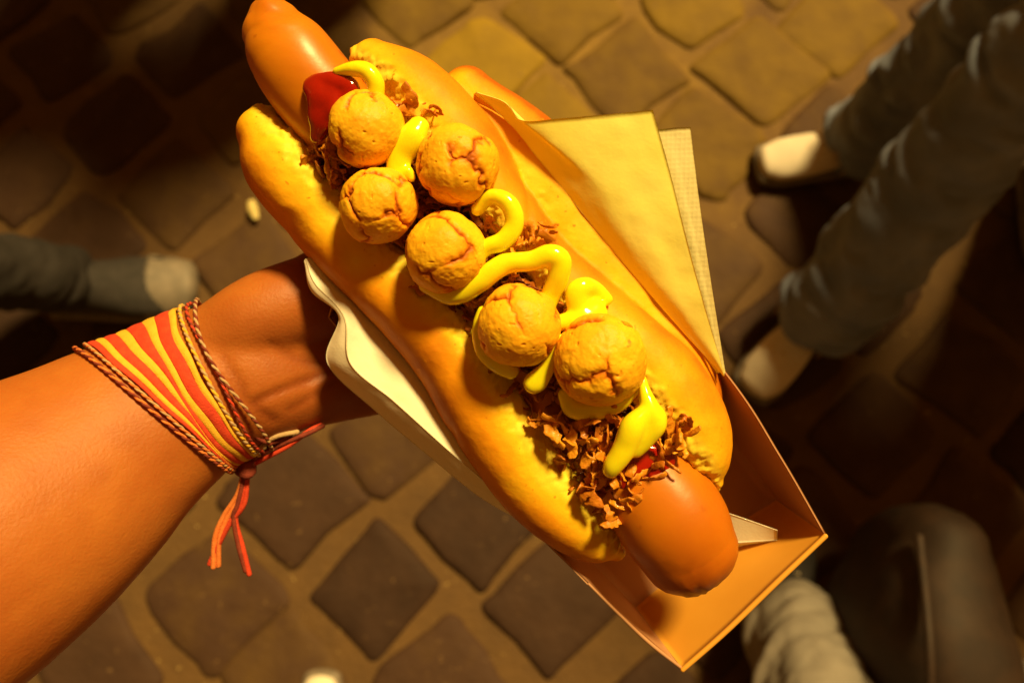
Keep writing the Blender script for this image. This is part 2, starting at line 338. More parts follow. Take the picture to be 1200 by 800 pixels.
def person(label, feet, hip, face, trousers, top, style, hem=.062, thigh=.095, sw=1.0):
    """feet: two (toe, heel) ground points; hip centre (x,y,z); face: unit direction the body faces"""
    hip = np.array(hip, float); f = np.array([face[0], face[1], 0.]); f /= np.linalg.norm(f); sd = np.array([f[1], -f[0], 0.])
    root = empty('person', (hip[0], hip[1], 0)); tag(root, label, 'person')
    up = np.array([0, 0, 1.]); neck = hip+up*.56; head = hip+up*.74+f*.01
    mb = MB()
    def ad(P, a, b, upv=None, n=20, **k):
        V, F = loft(P, a, b, up=f if upv is None else upv, n=n, m=20, **k); mb.add(V, F)
    ad([hip-up*.05, hip+up*.12, hip+up*.32, hip+up*.46, neck], [.15, .135, .165, .17, .06], [.10, .09, .11, .10, .055])
    ad([neck-up*.05, head-up*.05], [.055, .05], [.055, .055])
    ad([head-up*.085, head-up*.02, head+up*.055], [.055, .075, .072], [.075, .095, .088])
    ad([head-up*.03+f*.085, head-up*.05+f*.108], [.010, .014], [.010, .012], upv=up)
    for s_ in (-1, 1):
        e = head+sd*s_*.078-up*.015; ad([e-up*.02, e+up*.02], [.008, .010], [.016, .018])
        sh = hip+up*.44+sd*s_*.18; el = hip+up*.16+sd*s_*.235-f*.02; wr = hip-up*.06+sd*s_*.22+f*.08
        ad([sh, (sh+el)/2, el, (el+wr)/2, wr], [.052, .047, .040, .038, .027], [.052, .047, .040, .036, .022])
        ad([wr, wr-up*.05+f*.01, wr-up*.095+f*.02], [.020, .022, .018], [.030, .042, .040])
        for q in range(4):
            b0 = wr-up*.09+f*(-.012+.02*q); ad([b0, b0-up*.035+sd*s_*(-.004), b0-up*(.07+.008*(q in (1, 2)))-sd*s_*.018], [.0085, .008, .0065], [.0085, .008, .0065], n=10)
        b0 = wr-up*.03+f*.035; ad([b0, b0-up*.03+f*.02, b0-up*.06+f*.025], [.011, .010, .008], [.011, .010, .008], n=10)
    ank = []
    for s_, (toe, heel) in zip((-1, 1), feet):
        t_, h_ = np.array([*toe[:2], 0.]), np.array([*heel[:2], 0.]); d = t_-h_
        an = h_+d*.22+up*.10; ank.append((an, d/np.linalg.norm(d)))
        hj = hip+sd*s_*.085-up*.03; kn = (an+hj)/2+f*.03
        ad([hj, (hj+kn)/2, kn, (kn*.6+an*.4), an, an-up*.04], [.080, .072, .052, .050, .034, .032], [.085, .075, .055, .055, .036, .034], n=26)
    V, F, N = fuse(mb, .007, 4)
    mesh_obj('body', V, F, M['face'], root)
    # trousers
    mb = MB()
    for s_, (an, d) in zip((-1, 1), ank):
        hj = hip+sd*s_*.085-up*.03; kn = (an+hj)/2+f*.03
        V, F = loft([hj+up*.05, (hj+kn)/2, kn, kn*.55+an*.45, an+up*.035, an+up*.004], [thigh, thigh*.9, thigh*.76, hem*1.02, hem, hem*1.06], [thigh*1.05, thigh*.93, thigh*.80, hem*1.08, hem*1.05, hem*1.12], up=f, n=60, m=40, cap=(1, 0)); 
        mb.add(V, F)
    V, F = loft([hip-up*.10, hip+up*.02, hip+up*.12], [.165, .165, .145], [.115, .118, .105], up=f, n=20, m=40); mb.add(V, F)
    V, F, N = fuse(mb, .006, 2)
    fold = fbm(V*np.array([1, 1, 1.8]), 16, 3, 4)*.012+np.abs(vnoise(V*np.array([1, 1, 3.0]), 13, 9))*(.020 if trousers is M['jeans'] else .012)
    mesh_obj('trousers', V+N*fold[:, None], F, trousers, root)
    if trousers is M['jeans']:
        rg = np.random.default_rng(3)
        for (an, d) in ank:
            mb = MB()
            for q in range(150):
                a = rg.uniform(0, 6.283); rr = hem*1.06*rg.uniform(.97, 1.06); p0 = an+np.array([math.cos(a)*rr, math.sin(a)*rr*1.04, .010])
                V, F = loft([p0, p0+np.array([rg.normal()*.006, rg.normal()*.006, -rg.uniform(.012, .032)])], [.0016, .0008], [.0016, .0008], up=(1, 0, 0), n=3, m=5, cap=(0, 0)); mb.add(V, F)
            mesh_obj('frayed_hem', mb.verts(), mb.f, M['cream'], root)
    # jacket
    mb = MB()
    V, F = loft([hip+up*.04, hip+up*.14, hip+up*.32, hip+up*.47, hip+up*.54], [.18, .165, .19, .185, .075], [.135, .125, .135, .12, .07], up=f, n=30, m=40); mb.add(V, F)
    for s_ in (-1, 1):
        sh = hip+up*.44+sd*s_*.18; el = hip+up*.16+sd*s_*.235-f*.02; wr = hip-up*.04+sd*s_*.22+f*.075
        V, F = loft([sh, (sh+el)/2, el, (el+wr)/2, wr], [.066, .060, .054, .050, .042], [.066, .060, .054, .050, .040], up=f, n=30, m=24); mb.add(V, F)
    V, F, N = fuse(mb, .008, 3)
    mesh_obj('jacket', V+N*(fbm(V, 12, 3, 2)*.010)[:, None], F, top, root)
    # hair
    V, F = loft([head+up*.01-f*.02, head+up*.045-f*.012], [.084, .080], [.100, .094], up=f, n=10, m=30)
    mesh_obj('hair', V+normals(V, F)*(fbm(V, 60, 3, 3)*.006)[:, None], F, M['dark_cloth'], root)
    for (toe, heel) in feet: shoe(root, toe, heel, style, sw)
    return root
hA = (.98, .90)
pA = person('person in washed blue jeans and white sneakers standing at the right', [(G(863, 468), G(968, 355)), (G(873, 198), G(1030, 190))],
            (hA[0], hA[1], .86), (-.83, .45), M['jeans'], M['dark_cloth'], 'white', hem=.078, thigh=.10)
hB = (-1.27, .46)
pB = person('person in dark trousers and dark canvas sneakers with pale rubber toes at the left', [(G(-70, 185), G(-240, 175)), (G(240, 343), G(62, 352))],
            (hB[0], hB[1], .86), (1, 0.02), M['dark_cloth'], M['dark_cloth'], 'canvas', sw=1.25)
pC = person('person in pale grey trousers and dark laced sneakers at the lower right', [(G(922, 602), G(905, 790)), (G(1130, 700), G(1140, 860))],
            (G(880, 900)[0]+.05, G(900, 900)[1]-.30, .86), (0, 1), M['pale_cloth'], M['dark_cloth'], 'canvas', hem=.085, thigh=.10)
pD = person('person with only one pale shoe tip showing at the bottom edge', [(G(385, 776), G(375, 935)), (G(180, 890), G(160, 1050))],
            (G(300, 1000)[0], G(300, 1000)[1]-.42, .86), (0, 1), M['pale_cloth'], M['dark_cloth'], 'white')
def shade_caster(label, px, py, face=(0, -1)):  # dark figures out of view, placed for the shade they cast
    g = (px, py)
    person(label, [((g[0]+.12, g[1]-.14), (g[0]+.11, g[1]+.13)), ((g[0]-.12, g[1]-.14), (g[0]-.11, g[1]+.13))], (g[0], g[1], .86), face, M['dark_cloth'], M['dark_cloth'], 'canvas')
shade_caster('unseen shadow-casting person in dark clothes standing beyond the upper edge of the picture above the sausage end', -.27, 1.56)
shade_caster('added unseen figure beyond the upper left corner, shading the street', -.75, 1.60)
shade_caster('added unseen figure farthest beyond the upper edge, shading the street', -.52, 1.98)
shade_caster('added unseen figure beyond the right edge, shading the street', 1.23, .66, (-.6, -.8))
shade_caster('added unseen figure beyond the upper right corner, shading the street', 1.5, 1.13, (-1, 0))

def bag():
    c = G(1045, 740, .16); mb = MB()
    V, F = loft([(c[0]+.02, c[1]-.12, .20), (c[0], c[1], .21), (c[0]+.03, c[1]+.13, .20)], [.09, .105, .07], [.17, .19, .15], n=30, m=40, p=2.6)
    root = empty('shoulder_bag', (c[0], c[1], .01)); tag(root, 'dark brown rounded bag standing on the cobbles at the lower right corner', 'bag')
    V[:, 2] = np.maximum(V[:, 2], .012); N = normals(V, F)
    mesh_obj('bag_body', V+N*(fbm(V, 9, 3, 6)*.010)[:, None]*(V[:, 2:] > .02), F, M['leather'], root)
    V, F = loft([(c[0]-.06, c[1]-.16, .33), (c[0]-.07, c[1], .40), (c[0]-.03, c[1]+.15, .34)], [.006]*3, [.006]*3, n=30, m=10)
    mesh_obj('seam', V, F, M['leather'], root)
bag()
# ================================================================== TRAY
def sheet(rows, thick=1.6):
    """rows: list of equally long lists of (px,py,h); returns a closed thick sheet in world metres"""
    A = np.array([[L(*q) for q in r] for r in rows]); nr, nc = A.shape[:2]
    du = np.gradient(A, axis=1); dv = np.gradient(A, axis=0); N = np.cross(du, dv); N /= np.linalg.norm(N, axis=2)[..., None]+1e-9
    V = np.vstack([(A+N*thick/2).reshape(-1, 3), (A-N*thick/2).reshape(-1, 3)]); F = []; o = nr*nc
    for i in range(nr-1):
        for j in range(nc-1):
            a, b, c, d = i*nc+j, i*nc+j+1, (i+1)*nc+j+1, (i+1)*nc+j
            F += [(a, b, c, d), (d+o, c+o, b+o, a+o)]
    ed = [(i*nc, (i+1)*nc) for i in range(nr-1)]+[((nr-1)*nc+j, (nr-1)*nc+j+1) for j in range(nc-1)]
    ed += [((i+1)*nc+nc-1, i*nc+nc-1) for i in range(nr-1)]+[(j+1, j) for j in range(nc-1)]
    for a, b in ed: F.append((b, a, a+o, b+o))
    return toW(V), F
def patch(rows, nu=40, nv=30, wob=0, seed=0, thick=1.6, ws=.02):
    """catmull patch through a coarse grid of (px,py,h)"""
    rr = [catmull(r, nu) for r in rows]; g = np.array(rr)
    cols = [catmull(g[:, j], nv) for j in range(nu)]; g = np.array(cols).transpose(1, 0, 2)
    if wob:
        fl = g.reshape(-1, 3); g = g.copy(); g[:, :, 2] += wob*fbm(fl, ws, 3, seed).reshape(nv, nu)
    return sheet(g.tolist(), thick)
HB, HR = -200, -75
rimR = [(967, 625, HR), (915, 535, HR-4), (850, 436, HR-6), (700, 262, HR-10), (590, 130, HR-10), (545, 84, HR-14)]
botR = [(910, 584, HB), (868, 528, HB), (800, 436, HB), (672, 285, HB), (575, 170, HB), (530, 120, HB)]
rimL = [(797, 782, HR), (722, 716, HR-4), (655, 650, HR-4), (540, 540, HR-14), (440, 440, HR-20), (385, 372, HR-25)]
botL = [(745, 712, HB), (690, 655, HB), (640, 600, HB), (540, 500, HB), (450, 400, HB), (405, 345, HB)]
tray = empty('paper_tray', Q(650, 450, HB)); tag(tray, 'brown kraft cardboard tray holding the hot dog', 'food tray')
def wall(name, rim, bot, m, bulge, nu=60):
    rim = np.array(rim, float); bot = np.array(bot, float); mid = rim*.5+bot*.5+np.array(bulge)
    V, F = patch([bot, mid, rim], nu, 16, 0, 3, 2.2); return mesh_obj(name, V, F, m, tray)
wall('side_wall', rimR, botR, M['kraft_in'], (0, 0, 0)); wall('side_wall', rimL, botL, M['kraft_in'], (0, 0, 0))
fr_r = [(800, 783, HR+2), (852, 736, HR+1), (910, 680, HR+1), (968, 627, HR+2)]; fr_b = [(745, 712, HB), (792, 672, HB), (850, 625, HB), (910, 586, HB)]
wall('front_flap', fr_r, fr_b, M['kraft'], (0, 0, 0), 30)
mb = MB()      # folded rim of the front flap
V, F = tubeQ([(800, 784, HR+2, 3.0), (852, 738, HR+2, 3.2), (910, 682, HR+2, 3.2), (967, 628, HR+2, 3.0)], n=30, m=10); mesh_obj('folded_rim', toW(V), F, M['kraft'], tray)
V, F = tubeQ([(797, 781, HR+1, 2.0), (760, 752, HR, 2.4), (722, 716, HR-3, 1.8), (690, 684, HR-4, 1.5)], n=30, m=8); mesh_obj('folded_rim', toW(V), F, M['kraft_in'], tray)
V, F = patch([botL[::1], [(x*.5+a*.5, y*.5+b*.5, h-3) for (x, y, h), (a, b, c) in zip(botL, botR)], botR], 40, 20, .8, 5, 2.2)
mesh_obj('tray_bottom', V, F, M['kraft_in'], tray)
# rounded back end
be = [[(405, 345, HB), (440, 250, HB), (500, 160, HB), (530, 120, HB)], [(395, 355, -140), (432, 238, -140), (505, 135, -140), (540, 100, -140)], [(385, 372, HR-25), (425, 235, -92), (510, 115, -88), (545, 84, HR-14)]]
V, F = patch(be, 30, 12, 1, 6, 2.0); mesh_obj('back_flap', V, F, M['kraft'], tray)

# ================================================================== NAPKINS
def nap_right():
    root = empty('napkin', Q(760, 400, -104)); tag(root, 'yellow-lit napkin standing open along the right side of the bun', 'napkin')
    rows = [[(558, 108, -60.5), (592, 120, -44), (612, 141, -36.5), (657, 139, -27.5), (715, 134, -23), (765, 129, -18.5)],
            [(590, 138, -62), (640, 172, -48.5), (680, 200, -38), (712, 215, -33.5), (748, 215, -29), (786, 205, -24.5)],
            [(652, 212, -63.5), (690, 240, -53), (725, 268, -45.5), (755, 280, -39.5), (780, 285, -36.5), (806, 285, -32)],
            [(722, 298, -65), (750, 322, -59), (772, 340, -54.5), (790, 350, -50), (806, 352, -47), (824, 352, -44)],
            [(800, 388, -66.5), (810, 398, -65), (820, 405, -63.5), (828, 408, -60.5), (834, 410, -59), (840, 408, -57.5)],
            [(846, 436, -71), (847, 438, -70.3), (848, 440, -70.3), (848, 440, -69.5), (849, 440, -68.7), (849, 438, -68)]]
    V, F = patch(rows, 60, 70, 3.0, 11, 1.2); mesh_obj('top_layer', V, F, M['paper_lit_yel'], root)
    rows = [[(720, 150, -44), (768, 152, -30.5), (790, 150, -27.5), (809, 149, -26)],
            [(760, 240, -51.5), (795, 240, -36.5), (808, 240, -34.2), (820, 238, -32)],
            [(800, 330, -59), (818, 330, -48.5), (827, 330, -47), (833, 328, -45.5)],
            [(846, 436, -72.5), (847, 437, -71.7), (848, 438, -71.7), (850, 436, -71)]]
    V, F = patch(rows, 40, 60, 2.0, 12, 1.2); mesh_obj('lower_layer', V, F, M['paper_dot'], root)
    # the hem tucked between bun and tray
    rows = [[(558, 108, -62), (590, 138, -64), (652, 212, -66), (722, 298, -68), (800, 388, -70), (846, 436, -76)],
            [(545, 118, -120), (578, 150, -120), (636, 220, -125), (704, 306, -125), (770, 390, -125), (815, 440, -125)]]
    V, F = patch(rows, 50, 10, 2.0, 13, 1.0); mesh_obj('tucked_hem', V, F, M['paper_lit_yel'], root)
nap_right()
def nap_left():
    root = empty('napkin', Q(480, 460, -140)); tag(root, 'white folded napkin sticking out under the left side of the bun', 'napkin')
    inner = [(385, 298, -80), (402, 325, -80), (430, 355, -80), (462, 398, -78), (508, 450, -78), (552, 500, -78), (595, 555, -78), (628, 600, -78)]
    crease = [(358, 303, -54), (369, 332, -56), (403, 371, -50), (411, 426, -52), (462, 470, -56), (522, 524, -58), (576, 571, -62), (609, 605, -70)]
    outer = [(357, 306, -60), (365, 341, -64), (397, 371, -58), (384, 425, -76), (440, 481, -88), (503, 534, -90), (560, 580, -88), (607, 608, -78)]
    V, F = patch([inner, [((a+d)/2, (b+e)/2, (c+f)/2+3) for (a, b, c), (d, e, f) in zip(inner, crease)], crease], 140, 26, 2.0, 21, 1.4, .035); mesh_obj('top_layer', V, F, M['paper'], root)
    V, F = patch([crease, [((a+d)/2-1, (b+e)/2+1, (c+f)/2+1.5) for (a, b, c), (d, e, f) in zip(crease, outer)], outer], 140, 12, 2.0, 21, 1.4, .035); mesh_obj('folded_side', V, F, M['paper'], root)
    low = [(x+3, y-2, h-14) for x, y, h in outer]
    V, F = patch([[(x, y, h-3) for x, y, h in outer], low], 140, 6, 2.0, 21, 1.4, .035); mesh_obj('lower_layer', V, F, M['paper'], root)
    # part running under the bun to the corner that shows beside the sausage
    V, F = patch([[(620, 520, -170), (740, 600, -176), (806, 640, -176), (856, 636, -150), (911, 632, -128)],
                  [(640, 500, -168), (740, 560, -172), (810, 590, -170), (850, 600, -140), (911, 621, -120)]], 50, 14, .8, 25, 1.4)
    mesh_obj('corner', V, F, M['paper'], root)
    V, F = patch([[(806, 641, -177), (856, 636.5, -151), (911, 632.5, -129)], [(806, 650, -188), (856, 640, -165), (911, 635, -142)]], 30, 8, 0, 26, 1.4)
    mesh_obj('corner_edge', V, F, M['paper'], root)
nap_left()

# ================================================================== BUN
def bun():
    mb = MB()
    def t(st, **k): V, F = tubeQ(st, **k); mb.add(toW(V), F)
    t([(315, 160, -92, 32, 48), (338, 198, -92, 47, 60), (390, 258, -92, 50, 64), (442, 317, -90, 47, 64), (496, 368, -90, 50, 66), (537, 421, -90, 51, 66), (577, 484, -90, 54, 66), (625, 548, -90, 55, 64), (668, 598, -92, 46, 58), (700, 630, -94, 30, 40), (722, 645, -96, 12, 18)], n=70, m=36, p=2.3)
    t([(440, 78, -70, 28, 42), (482, 106, -66, 41, 55), (520, 150, -64, 47, 60), (555, 195, -64, 44, 60), (592, 250, -66, 36, 55), (640, 310, -68, 33, 50), (690, 362, -66, 40, 55), (738, 408, -64, 45, 60), (778, 452, -64, 50, 64), (808, 502, -66, 48, 60), (826, 540, -70, 32, 46), (836, 562, -72, 14, 24)], n=70, m=36)
    t([(548, 112, -120, 32, 40), (590, 165, -118, 54, 48), (635, 225, -118, 66, 50), (690, 300, -118, 70, 50), (745, 375, -118, 66, 50), (790, 440, -118, 54, 48), (815, 490, -120, 36, 40)], n=50, m=30)
    t([(410, 190, -150, 60, 36), (480, 270, -156, 110, 36), (560, 370, -158, 135, 36), (650, 480, -158, 125, 36), (720, 570, -156, 85, 34)], n=40, m=30)
    V, F, N = fuse(mb, .0011, 5)
    q = toPx(V); px, py, h = q[:, 0], q[:, 1], q[:, 2]
    # signed distance across the hot dog axis from the filling line
    nx, ny = .765, -.644; d = (px-530)*nx+(py-300)*ny
    al = (px-530)*.644+(py-300)*.765
    f0 = fbm(V, 17, 2, 7); f1 = fbm(V, 45, 3, 1); f2 = fbm(V, 160, 3, 2)
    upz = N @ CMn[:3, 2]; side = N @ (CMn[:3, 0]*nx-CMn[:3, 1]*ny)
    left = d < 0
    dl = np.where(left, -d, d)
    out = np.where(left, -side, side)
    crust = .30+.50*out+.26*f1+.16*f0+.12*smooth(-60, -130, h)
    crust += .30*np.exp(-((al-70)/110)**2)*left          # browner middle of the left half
    crust += .42*(~left)*smooth(-72, -98, h)+.10*(~left)*smooth(200, 330, al)*smooth(-60, -90, h)  # baked right base, browned further with the napkin's shade put into the colour
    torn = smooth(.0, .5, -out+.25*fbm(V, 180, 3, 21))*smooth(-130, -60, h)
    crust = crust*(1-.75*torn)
    disp = .0006*f1+.0011*f0+.00022*f2+torn*(.0019*fbm(V, 260, 3, 5)+.0009*vnoise(V, 800, 9))
    # long soft wrinkles pressed into the crust
    disp += -.0009*smooth(.35, .0, np.abs(vnoise(V*np.array([1, .45, 1]), 60, 12)))*smooth(0, .5, vnoise(V, 30, 14))*(1-torn)
    V = V+N*disp[:, None]
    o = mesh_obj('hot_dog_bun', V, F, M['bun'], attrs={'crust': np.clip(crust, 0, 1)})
    tag(o, 'long split golden brown bread bun lying in the kraft tray', 'bun')
bun()

# ================================================================== SAUSAGE
def sausage():
    V, F = tubeQ([(321, 36, -48, 37, 34), (338, 62, -48, 48, 46), (372, 108, -54, 51, 50), (470, 225, -82, 50, 50), (580, 365, -88, 52, 52), (700, 505, -78, 56, 54), (758, 570, -58, 61, 60), (788, 610, -50, 64, 62), (808, 644, -52, 58, 56)], n=150, m=72, capf=.85, p=2.15)
    V = toW(V); N = normals(V, F)
    q = toPx(V); al = (q[:, 0]-300)*.644+(q[:, 1]-10)*.765
    tip = np.hypot(q[:, 0]-822, q[:, 1]-690)
    end0 = np.hypot(q[:, 0]-312, q[:, 1]-8)
    V = V+N*(.0006*fbm(V, 40, 2, 31)+.0010*np.exp(-(tip/30)**2)*vnoise(V*np.array([1, .35, 1]), 380, 33)+.0014*np.exp(-(end0/26)**2)*vnoise(V*np.array([.4, 1, 1]), 300, 35))[:, None]
    V = V+(toW(L(308, 0, -50)[None])[0]-toW(L(322, 20, -50)[None])[0])*(np.exp(-(end0/15)**2)*.30)[:, None]
    tone = .20+.22*fbm(V, 30, 3, 32)+.25*smooth(650, 900, al)+.25*np.exp(-(tip/36)**2)+.15*np.exp(-(end0/20)**2)
    o = mesh_obj('sausage', V, F, M['sausage'], attrs={'tone': np.clip(tone, 0, 1)})
    tag(o, 'long orange brown sausage sticking out of both ends of the bun', 'sausage')
sausage()

# ================================================================== FRIED ONIONS
def flake(c, size, seed, nrm_up=True):
    r = np.random.default_rng(seed); n = 16; m = 7
    d = r.normal(size=3); d[2] *= .5; d /= np.linalg.norm(d); P = [np.zeros(3)]
    ax = r.normal(size=3); ax /= np.linalg.norm(ax); cur = r.choice([-1, 1])*r.uniform(.08, .42)
    for i in range(n-1):
        Rm = np.array(Matrix.Rotation(cur+r.normal()*.16, 3, Vector(ax)))
        d = Rm @ d; P.append(P[-1]+d*size*2/(n-1))
    P = np.array(P); P -= P.mean(0)
    W_ = size*r.uniform(.10, .30)*(1+.22*r.normal(size=n)); W_ = np.abs(W_)*np.sin(np.linspace(.35, math.pi-.35, n))**.6+size*.04
    T_ = np.full(n, size*.042)*(1+r.uniform(0, .9, n))
    V, F = loft(P, W_, T_, up=r.normal(size=3), n=26, m=12)
    V = V+(np.stack([fbm(V, 3.0/size, 3, seed+k*7) for k in range(3)], 1))*size*.13
    return V+c, F
def onion_bed():
    mb = MB(); D = []
    r = np.random.default_rng(5)
    path = catmull(np.array([(392, 170, -16, 26), (430, 190, -12, 50), (480, 235, -10, 62), (530, 290, -8, 62), (585, 345, -8, 64), (640, 400, -8, 64), (690, 465, -8, 66), (722, 520, -4, 66), (748, 566, 2, 42)], float), 200)
    for k in range(1250):
        i = r.integers(0, 200); px, py, h, wd = path[i]; s = np.clip(r.normal()*.55, -1.05, 1.05)
        x = px+.765*s*wd+r.normal()*3; y = py-.644*s*wd+r.normal()*3
        hh = h-14*s*s-12-r.uniform(0, 34)
        V, F = flake(L(x, y, hh), r.uniform(12, 34), 1000+k); mb.add(toW(V), F)
        D += [np.clip(.66+r.normal()*.24, 0.05, 1)]*len(V)
    o = mesh_obj('fried_onion_filling', mb.verts(), mb.f, M['onion'], attrs={'dark': D})
    tag(o, 'mass of dark crispy fried onion bits filling the split of the bun', 'fried onions', kind='stuff')
onion_bed()
FL = [(388, 190, -10, 22, 'by the ketchup and the uppermost ball'), (378, 172, -14, 14, 'left of the ketchup'), (396, 205, -16, 16, 'above the left middle ball'), (478, 118, -6, 20, 'against the top of the right bun half'), (492, 128, -4, 15, 'right of the uppermost ball'),
      (508, 132, 2, 12, 'on the rim over the second ball'), (628, 276, 4, 20, 'right of the mustard curl'), (606, 292, 2, 17, 'between the mustard curl and the wavy mustard line'), (576, 262, -4, 12, 'inside the mustard curl'), (640, 268, 4, 13, 'curled at the right of the mustard curl'), (675, 360, -2, 13, 'beside the mustard patch'),
      (598, 318, -4, 13, 'under the wavy mustard line'), (555, 352, -14, 12, 'below the middle ball'), (786, 500, 2, 25, 'against the lower right bun half'), (800, 492, 6, 15, 'pointing right near the lower bun end'), (768, 540, 2, 22, 'hanging over the lower sausage end'), (790, 524, 4, 20, 'right of the lowest mustard'),
      (752, 560, 0, 20, 'lowest under the last mustard drop'), (735, 592, -8, 17, 'on the sausage beside the bun tip'), (718, 606, -14, 14, 'at the tip of the left bun half'), (690, 575, -10, 20, 'on the inner edge of the left bun half'), (700, 560, -8, 15, 'loose on the bun edge'), (668, 515, -6, 20, 'in the dark gap under the biggest ball'),
      (652, 500, -4, 18, 'left of the gap under the biggest ball'), (684, 498, 0, 17, 'hanging below the biggest ball'), (708, 506, 0, 14, 'between biggest ball and last mustard'), (705, 530, -4, 20, 'left of the last mustard drop'), (628, 492, -10, 11, 'tiny crumb on the left bun edge'), (722, 488, 2, 15, 'just under the biggest ball'), (700, 545, -6, 16, 'deep in the lower filling'), (744, 575, -4, 15, 'on the red stained sausage'), (720, 560, -6, 17, 'under the last mustard drop at its left')]
for k, (x, y, h, sz, wh) in enumerate(FL):
    mb = MB()
    for q in range(3):
        V, F = flake(L(x+random.uniform(-.35, .35)*sz, y+random.uniform(-.35, .35)*sz, h), sz*random.uniform(1.0, 1.6), 77+k*5+q); mb.add(toW(V), F)
    o = mesh_obj('onion_flake', mb.verts(), mb.f, M['onion'], attrs={'dark': np.full(mb.n, random.uniform(.05, .5))})
    tag(o, 'crispy fried onion flake '+wh, 'fried onion', 'fried onion flakes on the hot dog')

# ================================================================== SAUCES
def sauce(name, label, cat, paths, m, voxel=.0009, it=6, wav=.0006):
    mb = MB()
    for st in paths: V, F = tubeQ(st, n=40, m=16); mb.add(toW(V), F)
    V, F, N = fuse(mb, voxel, it); V = V+N*(wav*fbm(V, 90, 2, 3))[:, None]
    o = mesh_obj(name, V, F, m); tag(o, label, cat)
sauce('ketchup', 'glossy red ketchup blob on the upper sausage end', 'ketchup',
      [[(362, 100, 4, 13, 9), (378, 112, 6, 20, 12), (376, 140, 2, 16, 12), (370, 160, -6, 8, 8)], [(368, 98, 4, 12, 9), (392, 97, 8, 12, 10), (412, 102, 10, 11, 9), (405, 118, 6, 14, 10)], [(385, 110, 6, 20, 12), (392, 130, 6, 18, 12)]], M['ketchup'], wav=.0015)
sauce('ketchup', 'dark red ketchup smear on the lower sausage end', 'ketchup', [[(728, 560, -10, 20, 10), (758, 545, -8, 28, 10), (785, 532, -14, 16, 9)]], M['ketchup'], wav=.0015)
MU = [('yellow mustard arc above the uppermost ball next to the ketchup', [[(394, 84, 14, 5, 5), (412, 81, 18, 9, 9), (430, 84, 20, 11, 11), (440, 98, 18, 11, 11), (440, 116, 12, 11, 11)]]),
      ('yellow mustard patch wedged between the two uppermost balls', [[(492, 146, 12, 13, 10), (484, 160, 14, 17, 13), (470, 180, 8, 17, 12), (466, 205, 6, 12, 10), (478, 200, 12, 6, 6), (482, 208, 10, 6, 6)]]),
      ('yellow mustard curl around a dark onion gap', [[(560, 245, 8, 9, 9), (577, 230, 20, 10, 10), (597, 240, 22, 12, 12), (603, 262, 20, 12, 12), (590, 282, 18, 12, 12), (570, 290, 16, 10, 10), (558, 305, 10, 9, 9)]]),
      ('long wavy yellow mustard line between the middle balls', [[(498, 335, -6, 8, 8), (530, 345, 4, 13, 11), (562, 330, 14, 13, 12), (592, 309, 20, 13, 12), (622, 306, 22, 12, 12), (645, 299, 26, 14, 13), (657, 306, 25, 14, 13), (654, 326, 20, 13, 12), (645, 345, 10, 12, 10), (640, 362, 4, 10, 9)]]),
      ('yellow mustard rim showing left of the second lowest ball', [[(566, 365, 2, 7, 8), (562, 385, 2, 9, 9), (568, 410, 0, 12, 10), (586, 425, -2, 14, 10), (600, 436, -6, 10, 8)]]),
      ('yellow mustard patch over the bun above the biggest ball', [[(650, 380, 12, 10, 9), (672, 376, 14, 12, 10), (690, 372, 14, 16, 9), (702, 362, 8, 14, 8)], [(678, 366, 12, 12, 8), (676, 345, 14, 14, 11), (684, 336, 14, 12, 10), (698, 340, 2, 10, 8), (712, 352, 0, 8, 6)]]),
      ('thin yellow mustard string ending in a drop between the two lowest balls', [[(657, 394, 26, 4, 4), (650, 410, 18, 8, 8), (642, 430, 10, 10, 9), (630, 445, 4, 14, 11), (624, 450, 2, 13, 11)]]),
      ('yellow mustard pool under the biggest ball', [[(662, 462, 0, 10, 9), (672, 478, 0, 12, 10), (695, 480, 2, 13, 10), (722, 472, 2, 12, 10), (742, 456, 4, 9, 9)]]),
      ('thick folded yellow mustard drop at the lower end', [[(752, 440, 14, 4, 5), (756, 460, 20, 8, 9), (762, 480, 24, 13, 13), (768, 494, 24, 15, 14), (756, 512, 20, 14, 12), (744, 526, 16, 12, 11)], [(756, 484, 26, 12, 12), (742, 500, 28, 15, 14), (732, 524, 24, 15, 13), (720, 543, 18, 13, 12), (716, 550, 14, 11, 11)]])]
for lab, ps in MU: sauce('mustard', lab, 'mustard', ps, M['mustard'])

